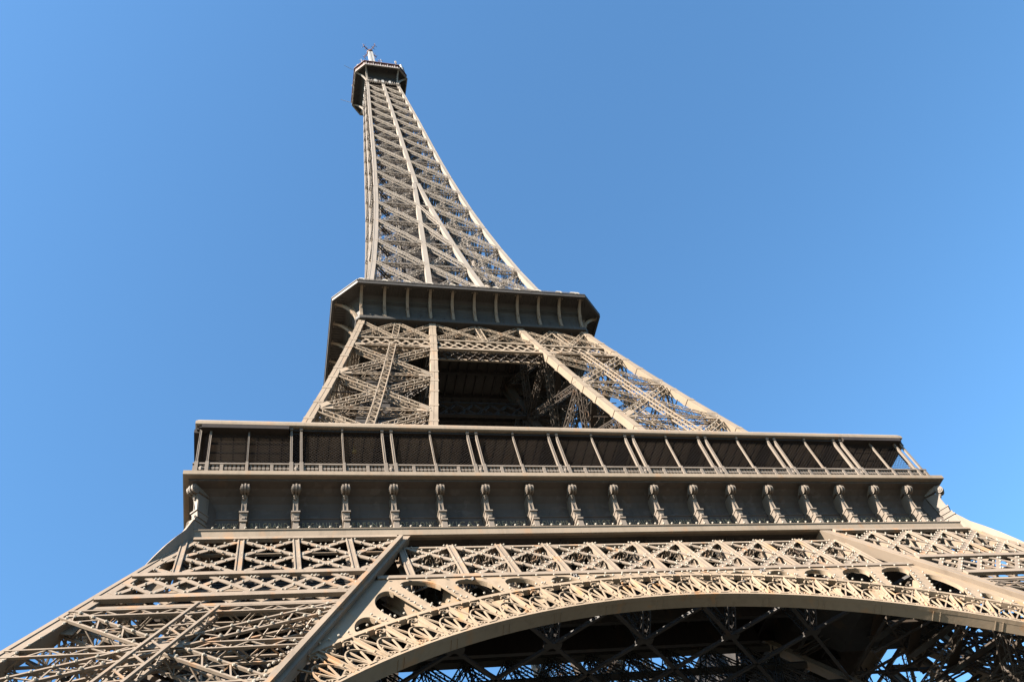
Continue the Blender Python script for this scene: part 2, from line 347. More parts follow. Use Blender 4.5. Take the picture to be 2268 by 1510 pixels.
# ---- belt truss of the first floor, one per side
def belt():
    key = "belt"; mb = MB()
    xo = lambda z: W(z) - .5; xi = lambda z: XI(z)
    REC = -0.55                                          # the middle bays sit back from the legs
    # chords
    mb.bar(face(-xi(51) + .5, 50.75, REC - .3), face(xi(51) - .5, 50.75, REC - .3), .3, .5, NF)
    for z, h in ((44.95, .5),): mb.bar(face(-xi(z) + .5, z, REC + .1), face(xi(z) - .5, z, REC + .1), h, .35, NF)
    for s in (-1, 1):
        for z, h in ((45.2, .52), (42.1, .55), (51.2, .45)):
            mb.bar(face(s * xo(z), z, .05), face(s * (xi(z) + .4), z, .05), h, .30, NF)
            mb.bar(face(s * xo(z), z, -1.1), face(s * (xi(z) + .4), z, -1.1), h * .6, .2, NF)
        mb.bar(face(s * xo(41.25), 41.25, -.15), face(s * (xi(41.25) + .4), 41.25, -.15), .34, .2, NF)
    root = mb.build("belt_truss", M_LOW, tower)
    # posts
    for i in range(-9, 10):
        x = i * G; m2 = MB(); leg = abs(x) > 19.2
        zb, zt = (45.45, 51.0) if leg else (45.0, 50.8); n = 0.0 if leg else REC
        if leg and abs(x) > W(48) - .5:
            zt = min(zt, (60.4 - .8 - abs(x)) / SLOPE)
        if zt - zb < 1 or (not leg and abs(x) > xi(48) - .5): continue
        wd = .50 if leg else .58
        m2.bar(face(x, zb, n + .06), face(x, zt, n + .06), wd, .06, NF)
        m2.bar(face(x, zb, n - .5), face(x, zt, n - .5), .07, 1.1, NF)
        m2.bar(face(x, zb, n - 1.05), face(x, zt, n - 1.05), wd, .06, NF)
        for s in (-1, 1): m2.bar(face(x + s * wd * .36, zb, n + .12), face(x + s * wd * .36, zt, n + .12), .08, .06, NF)
        m2.build("truss_post", M_LOW, root)
    # diagonals: two stacked crosses per bay
    m2 = MB(); m3 = MB()
    def diag(x0, z0, x1, z1, n):
        p, q = face(x0, z0, n), face(x1, z1, n); t = unit(q - p); S = unit(np.cross(t, NF))
        m2.bar(p, q, .42, .07, NF)
        for e in (-.22, .22): bulbs(key, p + S * e, q + S * e, NF, .78, .08, .1)
        if n == 0.0: return
        m2.bar(p - NF * .95, q - NF * .95, .16, .06, NF)
        L = np.linalg.norm(q - p); k = int(L / .42)
        for e in (-.15, .15):                            # laced web between front and back plates
            for j in range(k):
                a, b = (0, -.95) if j % 2 else (-.95, 0)
                m2.bar(p + t * L * j / k + S * e + NF * a, p + t * L * (j + 1) / k + S * e + NF * b, .05, .04, S)
    for i in range(-10, 10):
        xa, xb = i * G, (i + 1) * G; xm = (xa + xb) / 2; leg = abs(xm) > 19.2
        n = 0.0 if leg else REC
        zb, zt = (45.45, 51.0) if leg else (45.0, 50.8); zm = (zb + zt) / 2
        for z0, z1 in ((zb, zm), (zm, zt)):
            for (x0, x1) in ((xa, xb), (xb, xa)):
                # clip against the sloping columns
                def ok(x, z): return (abs(x) < W(z) - .6 and abs(x) > XI(z) + .3) if leg else abs(x) < XI(z) - .3
                pts = [(x0 + (x1 - x0) * t, z0 + (z1 - z0) * t) for t in np.linspace(0, 1, 25)]
                pts = [p for p in pts if ok(*p)]
                if len(pts) > 4: diag(*pts[0], *pts[-1], n)
    # multiple-lattice band on the legs
    for s in (-1, 1):
        zb, zt, p_ = 42.35, 44.95, 1.92
        for k in range(-2, 24):
            for dr in (-1, 1):
                xs = 16 + k * p_; L = p_ * 1.5
                x0, x1 = (xs, xs + L) if dr > 0 else (xs + L, xs)
                pts = [(x0 + (x1 - x0) * t, zb + (zt - zb) * t) for t in np.linspace(0, 1, 25)]
                pts = [p for p in pts if XI(p[1]) + .3 < p[0] < W(p[1]) - .6]
                if len(pts) > 3:
                    a, b = pts[0], pts[-1]
                    for n, wd in ((0.02 + .02 * (dr > 0), .34), (-1.1, .3)):
                        m2.bar(face(s * a[0], a[1], n), face(s * b[0], b[1], n), wd, .06, NF)
                    bulbs(key, face(s * a[0], a[1], .05) + V3(0.2, 0, 0), face(s * b[0], b[1], .05) + V3(.2, 0, 0), NF, .85, .085, .08)
    m2.build("truss_lattice", M_LOW, root)
    bulbs(key, face(-XI(44) + 1, 44.55, REC + .2), face(XI(44) - 1, 44.55, REC + .2), NF, 1.28, .08)
    b = BULBS.pop(key).build("sparkle_bulb", M_BLB, root); b["kind"] = "stuff"
    # inner truss between the inner leg faces
    m4 = MB(); inn = lambda x, z: V3(x, -(W(z) - 15.5), z)
    for z, h in ((44.3, .6), (51, .6), (47.6, .3)): m4.bar(inn(-XI(z), z), inn(XI(z), z), h, .6, NF)
    for i in range(-5, 5):
        xa, xb = i * G, (i + 1) * G
        girder(m4, inn(xa, 44.4), inn(xb, 50.8), .5, .7, NF, .1, .8, .06); girder(m4, inn(xb, 44.4), inn(xa, 50.8), .5, .7, NF, .1, .8, .06)
        girder(m4, inn(xa, 44.4), inn(xa, 50.8), .5, .7, NF, .1, .8, .06)
    m4.build("inner_truss", M_DEK, root)  # darker than the outer belt: shade put into the colour
    # horizontal double cross bracing under the floor
    m5 = MB()
    for k in range(-3, 4):
        xc = k * 7.6
        for s in (-1, 1):
            p, q = V3(xc - 7.6 * s, -37.6, 44.3), V3(xc + 7.6 * s, -22.4, 44.3)
            if max(abs(p[0]), abs(q[0])) > 24: continue
            m5.bar(p, q, .27, .24)
        girder(m5, (xc, -36.2, 44.3), (xc, -32.8, 51), .6, .6, V3(1, 0, 0), .1, .7, .06)
        if abs(xc) < 20:
            girder(m5, (xc, -30, 44.3), (xc, -27.6, 52), .7, .7, V3(1, 0, 0), .1, .7, .06)
            girder(m5, (xc, -30, 44.3), (xc + 2.2, -33, 52), .6, .6, V3(1, 0, 0), .1, .7, .06)
            m5.bar((xc - .7, -30, 44.3), (xc + .7, -30, 44.3), .6, .26)
    m5.build("floor_bracing", M_DEK, root)  # shade under the floor is in this dark colour
    return root
four(belt(), tower)

# ---- decorative arch, one per side
RO, RI, SC0 = 42.1, 38.5, 6.85                           # radii and centre in the leaning face
REC = -0.55
def fpt(x, s, n=0.0): return face(x, s * CA + .57, n)
def arch():
    mb = MB()
    def ring(r0, r1, n0, n1, a0=-47, a1=47, st=1.0):
        rings = []
        a = a0
        while a <= a1 + 1e-6:
            t = math.radians(a); sx, cx = math.sin(t), math.cos(t)
            rings.append([fpt(r0 * sx, SC0 + r0 * cx, n0), fpt(r1 * sx, SC0 + r1 * cx, n0), fpt(r1 * sx, SC0 + r1 * cx, n1), fpt(r0 * sx, SC0 + r0 * cx, n1)])
            a += st
        mb.loft(rings)
    ring(RO - .32, RO, REC - .15, REC + .22)             # outer ring
    ring(RI, RI + .25, REC - .15, REC + .16)             # inner ring
    root = mb.build("arch", M_ARC, tower)
    sf = MB(); mb = sf
    rings = []
    for k in range(-94, 95):
        t = math.radians(k / 2); sx, cx = math.sin(t), math.cos(t)
        rings.append([fpt((RI + e) * sx, SC0 + (RI + e) * cx, n) for e, n in ((.01, REC - .15), (.16, REC - .15), (.16, REC - .80), (.01, REC - .80))])
    sf.loft(rings)
    for a in range(-46, 47, 6):                          # riveted joint straps on the soffit
        for e in (-.35, .35):
            t = math.radians(a + e); sx, cx = math.sin(t), math.cos(t)
            sf.bar(fpt(RI * sx, SC0 + RI * cx, REC - .1), fpt(RI * sx, SC0 + RI * cx, REC - .78), .05, .04, (sx, 0, cx))
    sf.build("soffit", M_ARC, root)
    # fan panels
    DA = 3.35
    for i in range(-12, 13):
        a0 = math.radians(i * DA); m = MB()
        def P(u_, v_, n):                                # u along the arch, v from the inner ring outward
            rr = RI + .24 + v_; t = a0 + u_ / 39.6; return fpt(rr * math.sin(t), SC0 + rr * math.cos(t), REC + n)
        def B(a, b, w, n=.12, h=.12): m.bar(P(*a, n), P(*b, n), w, h, NF)
        H = RO - RI - .58
        B((1.16, 0), (1.16, H), .40, .06, .05); B((1.16, 0), (1.16, H), .06, .14, .2)
        for u_ in (-.9, .9): B((u_, 0), (u_ * 1.0, .5), .10)
        ell = lambda t: (.92 * math.cos(t), .12 + 1.85 * math.sin(t))
        N_ = 14
        for k in range(N_): B(ell(math.pi * k / N_), ell(math.pi * (k + 1) / N_), .08, .12, .12)
        for deg in (28, 62, 90, 118, 152):
            t = math.radians(deg); tt = math.atan2(math.sin(t) / 1.85, math.cos(t) / .92)
            e = ell(tt); e = (e[0], e[1]); s0 = (.12 * math.cos(t), .05 + .1 * math.sin(t))
            if deg in (62, 118): e = (e[0] * 1.45, H)
            B(s0, e, .09, .08, .09)
        B((-.3, .04), (.3, .04), .16, .1, .2)
        def vol(cx, cy, r0, sg, ph):
            pr = None
            for k in range(13):
                t = ph + sg * k * .62; rr = r0 * (1 - k / 15); q = (cx + rr * math.cos(t), cy + rr * math.sin(t))
                if pr: B(pr, q, .06, .10, .10)
                pr = q
        vol(-.66, H - .36, .34, 1, 0); vol(.60, H - .36, .34, -1, math.pi)
        vol(-.68, .30, .26, -1, 0); vol(.68, .30, .26, 1, math.pi)
        for (a, b) in ((-.3, H - .2), (.3, H - .2), (-.86, .75), (.84, .75), (0, 2.0)): m.ball(P(a, b, .3), .085, 6)
        m.build("fan_panel", M_ARC, root)
    # spandrel plate with round-headed openings
    sCh = 44.1 / CA
    colx = lambda s: XI(s * CA) - .45                    # inner edge of the leg column
    ext = lambda x: SC0 + math.sqrt(max(0, (RO - .1) ** 2 - x * x))
    xs_top = colx(sCh)
    out = [(-xs_top, sCh), (xs_top, sCh)]
    # down the column to the arch
    s_ = sCh
    while ext(colx(s_)) < s_ and s_ > 25: s_ -= .1
    xe = colx(s_)
    arc = [(x, ext(x)) for x in np.linspace(xe, -xe, 80)]
    out += arc
    holes = []; TH = [9.5, 13.8, 18.1, 22.4, 26.7, 31.0, 35.3, 39.6]
    def rtop(t, m):                                      # chord above, leg column beside
        t = abs(t); a = (sCh - .25 - SC0) / math.cos(t); b = (44.16 - .4514 * SC0) / (math.sin(t) + .4514 * math.cos(t)) - m
        return min(a, b)
    pol = lambda r, t: (r * math.sin(t), SC0 + r * math.cos(t))
    for sg in (-1, 1):
        for a0, a1 in zip([5.2] + TH[:-1], TH):
            t0, t1 = math.radians(a0) + .0115, math.radians(a1) - .0115; hp = []
            for t in np.linspace(t0, t1, 25):
                q = 1 - math.sqrt(max(0, 1 - ((t - (t0 + t1) / 2) / ((t1 - t0) / 2)) ** 2))
                tp = rtop(t, 1.15) - 1.15 * q
                if tp - RO > .1: hp.append((pol(tp, sg * t), pol(RO - .05, sg * t)))
            if len(hp) > 6 and max(h[0][1] - h[1][1] for h in hp) > .3: holes.append([h[0] for h in hp] + [h[1] for h in hp[::-1]])
    m = MB(); plate2d(m, [out] + holes, .10, lambda a, b, c: fpt(a, b, REC + .12 + c))
    for sg in (-1, 1):
        for a in TH:                                     # I-posts behind and bulbs on the webs
            t = math.radians(a) * sg; r0, r1 = RO + .1, rtop(t, .7) - .5
            if r1 - r0 < .6: continue
            m.bar(fpt(*pol(r0, t), REC - .55), fpt(*pol(r1, t), REC - .55), .07, 1.2, NF); m.bar(fpt(*pol(r0, t), REC - 1.15), fpt(*pol(r1, t), REC - 1.15), .8, .06, NF)
            for e in (-.0095, .0095): bulbs("sp", fpt(*pol(r0, t + e), REC + .2), fpt(*pol(r1 - .6, t + e), REC + .2), NF, .62, .08)
    for h in holes:
        n = len(h) // 2
        for k in range(n - 1):                           # thickness of the opening's rim
            m.bar(fpt(*h[k], REC - .02), fpt(*h[k + 1], REC - .02), .05, .25, NF)
    m.build("spandrel_plate", M_ARC, root)
    for k in range(-46, 47):
        t = math.radians(k * .95); bulbs("sp", fpt((RO + .2) * math.sin(t), SC0 + (RO + .2) * math.cos(t), REC + .2), fpt((RO + .2) * math.sin(t + .005), SC0 + (RO + .2) * math.cos(t + .005), REC + .2), NF, 5, .085)
    b = BULBS.pop("sp").build("sparkle_bulb", M_BLB, root); b["kind"] = "stuff"
    return root
four(arch(), tower)

# ---------------------------------------------------------------- first floor gallery
NAMES = ["CAUCHY", "BELGRAND", "REGNAULT", "FRESNEL", "DE PRONY", "VICAT", "EBELMEN", "COULOMB", "POINSOT", "FOUCAULT",
         "DELAUNAY", "MORIN", "HAUY", "COMBES", "THENARD", "ARAGO", "POISSON", "MONGE"]
def mitred(mb, prof, cap=True):
    """profile of (half width, z) run along one side with 45-degree mitres"""
    mb.loft([[(-h, -h, z) for h, z in prof], [(h, -h, z) for h, z in prof]], cap=cap)
def console_mesh():
    mb = MB()                                            # local: x across, -y outward from the wall, z height
    def blk(x, y0, y1, z0, z1): mb.box(-x, x, -y1, -y0, z0, z1)
    blk(.26, -.1, 1.18, 52.45, 53.35); blk(.34, -.1, 1.28, 53.35, 53.5)
    mb.loft([[(-.2, -1.16, 53.5), (.2, -1.16, 53.5), (.2, 0, 53.5), (-.2, 0, 53.5)], [(-.24, -1.12, 53.75), (.24, -1.12, 53.75), (.24, 0, 53.75), (-.24, 0, 53.75)],
             [(-.17, -1.0, 54.05), (.17, -1.0, 54.05), (.17, 0, 54.05), (-.17, 0, 54.05)]])
    mb.cyl((-.15, -1.0, 53.8), (.15, -1.0, 53.8), .22, n=10)
    mb.loft([[(-.30, -1.0, 53.85), (.30, -1.0, 53.85), (.30, .1, 53.85), (-.30, .1, 53.85)], [(-.36, -1.15, 54.35), (.36, -1.15, 54.35), (.36, .1, 54.35), (-.36, .1, 54.35)]])
    blk(.42, -.1, 1.24, 54.35, 54.48)
    rings = []                                           # the shaft sweeping out to the scroll
    for z, y in [(54.48, 1.02), (55.0, 1.03), (55.5, 1.12), (55.9, 1.28), (56.2, 1.5)]:
        rings.append([(-.25, -y, z), (.25, -y, z), (.25, .1, z + .1), (-.25, .1, z + .1)])
    mb.loft(rings)
    for s in (-.19, .19): mb.bar((s, -1.05, 54.5), (s, -1.1, 55.6), .05, .07, (0, -1, 0))
    for x0, x1, rr in ((-.36, -.2, .42), (-.2, -.07, .36), (-.07, .07, .47), (.07, .2, .36), (.2, .36, .42)):
        mb.cyl((x0, -1.62, 56.42), (x1, -1.62, 56.42), rr, n=18)
    for s in (-1, 1):
        mb.cyl((s * .36, -1.62, 56.42), (s * .42, -1.62, 56.42), .28, n=16); mb.cyl((s * .42, -1.62, 56.42), (s * .47, -1.62, 56.42), .14, n=12)
    mb.box(-.22, .22, -1.6, .1, 56.5, 57.2)
    for k in range(5): mb.ball((random.uniform(-.15, .15), -1.22 - k * .05, 55.75 + k * .06), .13, 6)
    return mb
def gallery():
    mb = MB()
    mitred(mb, [(33.0, 52.40), (33.0, 55.2), (33.04, 55.7), (33.25, 56.2), (33.65, 56.65), (34.2, 56.95), (34.9, 57.1), (34.9, 57.29), (32.4, 57.29), (32.4, 52.4)])
    mb.loft([[(-33.62, -33.62, z), (-32.75, -33.02, z), (-33.02, -32.75, z)] for z in (52.47, 57.05)])
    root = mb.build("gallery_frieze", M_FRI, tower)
    m = MB(); mitred(m, [(34.22, 51.72), (34.28, 51.75), (34.28, 52.28), (34.36, 52.40), (34.36, 52.46), (33.01, 52.46), (33.01, 52.39), (33.98, 52.32), (33.98, 51.72)])
    m.build("cornice", M_MID, root)
    m = MB(); mitred(m, [(33.0, 54.72), (33.07, 54.76), (33.09, 54.86), (33.0, 54.92)]); mitred(m, [(33.0, 53.4), (33.06, 53.44), (33.06, 53.56), (33.0, 53.6)])
    for k in range(-18, 19):
        if k % 2: m.bar((k * G / 2, -33.01, 54.9), (k * G / 2, -33.01, 55.6), .06, .04, (0, -1, 0))
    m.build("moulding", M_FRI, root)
    m = MB(); mitred(m, [(33.2, 57.3), (35.25, 57.3), (35.35, 57.36), (35.35, 57.78), (35.2, 57.84), (35.2, 57.92), (33.2, 57.92)]); m.build("ledge", M_MID, root)
    for k in range(0, 90):                               # lamps along the cornice lip
        pass
    bulbs("g", (-33.2, -34.32, 52.6), (33.2, -34.32, 52.6), (0, -1, 0), .77, .10, .02)
    b = BULBS.pop("g").build("sparkle_bulb", M_BLB, root); b["kind"] = "stuff"
    con = console_mesh(); first = None
    for i in range(-9, 9):
        if first is None:
            first = con.build("console", M_GAL, root); o = first
        else:
            o = first.copy(); COL.objects.link(o)
        if i == -9: o.location = (-33.55, -33.55, 0); o.rotation_euler = (0, 0, -math.pi / 4); o.scale = (.85, .86, 1)
        else: o.location = (i * G, -33.0, 0); o.rotation_euler = (0, 0, 0); o.scale = (.82, 1, 1)
    # balustrade
    m = MB(); y = -34.62
    mitred(m, [(34.45, 57.92), (34.8, 57.92), (34.8, 58.10), (34.45, 58.10)]); mitred(m, [(34.45, 59.15), (34.82, 59.15), (34.82, 59.30), (34.45, 59.30)])
    for k in range(-18, 19):
        x = k * G / 2; m.box(x - .13, x + .13, -34.8, -34.46, 58.1, 59.32)
        if k < 18:
            for j in range(5):
                xx = x + G / 2 * (j + 1) / 6
                m.loft([[(xx + a * rr, y + b_ * rr, z) for a, b_ in ((-1, -1), (1, -1), (1, 1), (-1, 1))] for z, rr in ((58.1, .12), (58.55, .07), (58.62, .12), (58.82, .14), (58.95, .05), (59.15, .12))])
    m.build("balustrade", M_GAL, root)
    # posts of the promenade
    def post(xs, w, name="gallery_post"):
        q = MB()
        for x in xs:
            q.bar((x, -34.62, 58.1), (x, -34.62, 63.8), w, w * 1.25, (0, -1, 0))
            for s in (-1, 1): q.bar((x + s * w * .36, -34.62 - w * .62, 59.3), (x + s * w * .36, -34.62 - w * .62, 63.8), w * .22, .05, (0, -1, 0))
            q.box(x - w * .8, x + w * .8, -34.86, -34.38, 58.0, 59.42); q.box(x - w * .7, x + w * .7, -34.85, -34.4, 63.55, 63.79)
        if len(xs) > 1: q.ball(((xs[0] + xs[1]) / 2, -34.65, 58.65), .28, 8)
        q.build(name, M_GAL, root)
    for k in range(-8, 9):
        if k % 2: post((k * G - .40, k * G + .40), .19)
        else: post((k * G,), .13)
    post((-34.55, -33.75), .17); post((33.75,), .17)
    # roof
    m = MB(); mitred(m, [(34.95, 63.82), (35.05, 63.9), (35.05, 64.25), (34.85, 64.62), (34.2, 64.78), (26.5, 64.9), (26.5, 63.82)]); m.build("promenade_roof", M_MID, root)
    m = MB()
    for k in range(-9, 10):
        if abs(k) % 2: m.box(k * G - .55, k * G + .55, -34.5, -27.5, 63.35, 63.80)
    for k in range(-34, 35): m.box(k - .04, k + .04, -34.4, -27.5, 63.70, 63.79)
    m.box(-34.9, 34.9, -34.7, -34.2, 63.55, 63.80)
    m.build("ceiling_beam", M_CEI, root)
    # safety net
    m = MB(); z0, z1 = 59.35, 63.55; hgt = z1 - z0
    for k in range(-220, 220):
        for s in (-1, 1):
            x0 = k * .33; x1 = x0 + s * hgt
            ts = [t for t in np.linspace(0, 1, 29) if abs(x0 + (x1 - x0) * t) < 34.2]
            if len(ts) < 3: continue
            pt = lambda t: (x0 + (x1 - x0) * t, -34.5, z0 + hgt * t)
            m.bar(pt(ts[0]), pt(ts[-1]), .016, .012, (0, -1, 0))
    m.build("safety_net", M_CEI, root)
    # back wall of the pavilions and the floor slab of this side
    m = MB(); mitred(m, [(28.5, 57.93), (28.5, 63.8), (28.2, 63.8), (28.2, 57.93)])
    for k in range(-14, 15): m.box(k * 1.92 - .06, k * 1.92 + .06, -28.62, -28.5, 57.95, 63.5)
    m.build("pavilion_wall", M_CEI, root)
    m = MB(); mitred(m, [(32.9, 55.6), (33.1, 57.28), (18.0, 57.28), (18.0, 55.6)])
    mitred(m, [(18.6, 52.2), (18.6, 55.6), (18.1, 55.6), (18.1, 52.2)]); mitred(m, [(23.2, 51.5), (23.2, 55.6), (22.8, 55.6), (22.8, 51.5)])
    mitred(m, [(18.6, 57.9), (18.6, 58.9), (18.5, 58.9), (18.5, 57.9)])
    for k in range(-9, 10):
        x = k * G / 1.0; yy = max(18.2, abs(x))
        if yy < 32: m.box(x - .14, x + .14, -32.6, -yy, 54.4, 55.58)
    for yy in (20.5, 25.2, 27.6, 30.0): m.box(-yy, yy, -yy - .13, -yy + .13, 54.6, 55.57)
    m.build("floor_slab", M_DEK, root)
    return root
gals = four(gallery(), tower)
# raised names on the front frieze
for i, nm in enumerate(NAMES):
    cu = bpy.data.curves.new("tmp", 'FONT'); cu.body = nm; cu.size = .78; cu.extrude = .03; cu.resolution_u = 2
    cu.align_x = 'CENTER'; cu.space_character = 1.25
    o = bpy.data.objects.new("tmp", cu); me = bpy.data.meshes.new_from_object(o)
    xc = max(-31.98, min(31.98, (i - 8.5) * G)); xs = [v.co.x for v in me.vertices]; k = min(1.0, (1.75 if i in (0, 17) else 2.75) / (max(xs) - min(xs)))
    mb = MB(); mb.add_mesh(me, lambda c: (xc + c[0] * k, -33.02 - c[2], 53.82 + c[1]))
    mb.build("name_lettering", M_GLD, gals[0])
    bpy.data.objects.remove(o); bpy.data.curves.remove(cu); bpy.data.meshes.remove(me)
m = MB(); m.cyl((-21.9, -33.2, 63.75), (-21.9, -33.2, 62.9), .03, n=6); m.ball((-21.9, -33.2, 62.7), .22, 10); m.build("hanging_lamp", M_ORG, gals[0])

# ---------------------------------------------------------------- upper legs (first to second floor)
MIDZ = [57.6, 63.5, 68.9, 79.8, 90.35, 100.6]
def mid_leg():
    root = empty("upper_leg", tower); hz = .47
    zs = [57.2, 62, 68, 75.5, 79.8, 84, 90.3, 94.5, 100.7, 104, 110.6]
    for k, (fx, fy) in enumerate(columns_of_leg(zs, hz)):
        mb = MB(); column(mb, fx, fy, zs, hz)
        for a, b in zip(zs[:-1], zs[1:]):
            for s in (-.25, .25):
                if k < 2: mb.bar(V3(fx(a) + s, fy(a) - hz, a), V3(fx(b) + s, fy(b) - hz, b), .42, .05, (0, -1, .3))
                if k in (0, 2): mb.bar(V3(fx(a) - hz, fy(a) + s, a), V3(fx(b) - hz, fy(b) + s, b), .42, .05, (-1, 0, .3))
            for z in np.arange(a + 1.2, b - .6, 3.3):
                rg = []
                for zz in (z, z + .5):
                    f = (zz - a) / (b - a); x, y, h = fx(a) + (fx(b) - fx(a)) * f, fy(a) + (fy(b) - fy(a)) * f, hz + .055 if z % 2 < 1 else hz + .06; rg.append([(x - h, y - h, zz), (x + h, y - h, zz), (x + h, y + h, zz), (x - h, y + h, zz)])
                mb.loft(rg)
            if k in (1, 3):                              # deep web plates facing the gap between the legs
                mb.bar(V3(fx(a) + hz - .04, fy(a) + hz + .28, a), V3(fx(b) + hz - .04, fy(b) + hz + .28, b), .6, .06, (1, 0, 0))
        mb.build("corner_column", M_INT if k == 3 else M_MID, root)  # innermost column coloured darker to look shaded
    o, i = (lambda z: -(W(z) - hz)), (lambda z: -XI(z)); N1, N2 = unit(V3(0, -1, .25)), unit(V3(-1, 0, .25))
    faces = [(lambda z: V3(o(z), o(z), z), lambda z: V3(i(z), o(z), z), N1, 1), (lambda z: V3(o(z), o(z), z), lambda z: V3(o(z), i(z), z), N2, 1),
             (lambda z: V3(o(z), i(z), z), lambda z: V3(i(z), i(z), z), N1, 0), (lambda z: V3(i(z), o(z), z), lambda z: V3(i(z), i(z), z), N2, 0)]
    for A, B, N, outer in faces:
        C_ = lambda z: (A(z) + B(z)) / 2
        for z0, z1 in zip(MIDZ[1:-1], MIDZ[2:]):
            mb = MB(); panel(mb, A, B, z0, z1 - .3, N, .78, .75, .11, .75, .07, horiz=False)
            girder(mb, A(z1), B(z1), .6, .75, N, .11, .75, .07)
            if outer:
                Nn = N * .45; girder(mb, C_(z0) + Nn, C_(z1) + Nn, .85, .5, N, .12, .62, .08)
            for P, s in ((A, 1), (B, -1)):
                e = unit(B(z1) - A(z1)) * s
                mb.bar(P(z1) + e * .3 + N * .42, P(z1) + e * 1.9 + N * .42, .62, .05, N)
                mb.bar(P(z0) + e * .5 + N * .40 + V3(0, 0, .2), P(z0) + e * 1.5 + N * .40 + V3(0, 0, .9), .8, .04, N)
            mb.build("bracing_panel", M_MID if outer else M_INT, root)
            if outer:
                for (p, q) in ((A(z0), B(z1)), (B(z0), A(z1))): bulbs("ml", p + N * .4, q + N * .4, N, 1.0, .085)
        # lattice band and the trapezoid bracing under the second floor
        if outer:
            mb = MB()
            for z, h in ((103.9, .42), (100.7, .46)): mb.bar(A(z) + N * .1, B(z) + N * .1, h, .35, N); mb.bar(A(z) - N * .7, B(z) - N * .7, h, .2, N)
            wid = np.linalg.norm(B(102) - A(102)); n = int(round(wid / 1.45))
            for k in range(-1, n + 1):
                for dr in (0, 1):
                    f0, f1 = k / n, (k + 1.5) / n
                    if dr: f0, f1 = f1, f0
                    ts = [t for t in np.linspace(0, 1, 21) if 0.04 < f0 + (f1 - f0) * t < .96]
                    if len(ts) < 4: continue
                    pt = lambda t: A(100.9 + 2.8 * t) * (1 - (f0 + (f1 - f0) * t)) + B(100.9 + 2.8 * t) * (f0 + (f1 - f0) * t)
                    mb.bar(pt(ts[0]) + N * (.1 + .03 * dr), pt(ts[-1]) + N * (.1 + .03 * dr), .26, .05, N); mb.bar(pt(ts[0]) - N * .6, pt(ts[-1]) - N * .6, .24, .05, N)
            girder(mb, A(104.2), C_(110) , .62, .6, N, .11, .62, .07); girder(mb, B(104.2), C_(110), .62, .6, N, .11, .62, .07)
            girder(mb, C_(104.2), A(110), .62, .6, N, .11, .62, .07); girder(mb, C_(104.2), B(110), .62, .6, N, .11, .62, .07)
            girder(mb, C_(104.2), C_(110), .8, .6, N, .11, .6, .07)
            mb.build("lattice_band", M_MID, root)
            bulbs("ml", A(104.2) + N * .2, B(104.2) + N * .2, N, .9, .08)
        else:
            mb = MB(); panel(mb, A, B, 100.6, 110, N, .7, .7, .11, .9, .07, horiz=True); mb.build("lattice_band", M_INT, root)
    mb = MB(); ctr = lambda z: (W(z) + XI(z)) / 2
    for dx, dy in ((-1.7, 1), (-.4, -1), (1.3, .4)):
        for z0, z1 in ((57, 84), (84, 110)):
            girder(mb, (-ctr(z0) + dx, -ctr(z0) + dy, z0), (-ctr(z1) + dx, -ctr(z1) + dy, z1), .6, .6, V3(0, -1, 0), .1, 1.0, .06)
    rs = random.Random(5)
    for q in range(50):
        z = rs.uniform(60, 106); c0 = ctr(z); h = (W(z) - XI(z)) / 2 - .6
        p = V3(-c0 + rs.uniform(-h, h), -c0 + rs.uniform(-h, h), z)
        d = unit(rs.choice([V3(.25, .25, 1), V3(1, 0, 0), V3(0, 1, 0), V3(1, -.5, .8), V3(-.6, .8, .7)])) * rs.uniform(1.5, 4)
        mb.bar(p, p + d, .11, .11)
    for z in (68.9, 79.8, 90.3):
        for (a, b) in (((o, o), (i, i)), ((i, o), (o, i))):
            girder(mb, (a[0](z), a[1](z), z), (b[0](z), b[1](z), z), .5, .5, V3(0, 0, 1), .1, 1.0, .06, sides=False)
    for q in range(28):
        z = 60 + q * 1.7; c0 = ctr(z); s = 1 if q % 2 else -1
        p = V3(-c0 - 2.2 * s, -c0 + 2.2, z); e = V3(-ctr(z + 1.7) + 2.2 * s, -ctr(z + 1.7) + 2.2, z + 1.7); mb.bar(p, e, .9, .1)
        mb.bar(p + V3(0, -.4, 1), e + V3(0, -.4, 1), .06, .06)
    mb.build("inner_stair", M_INT, root)
    b = BULBS.pop("ml").build("sparkle_bulb", M_BLB, root); b["kind"] = "stuff"
    return root
four(mid_leg(), tower)
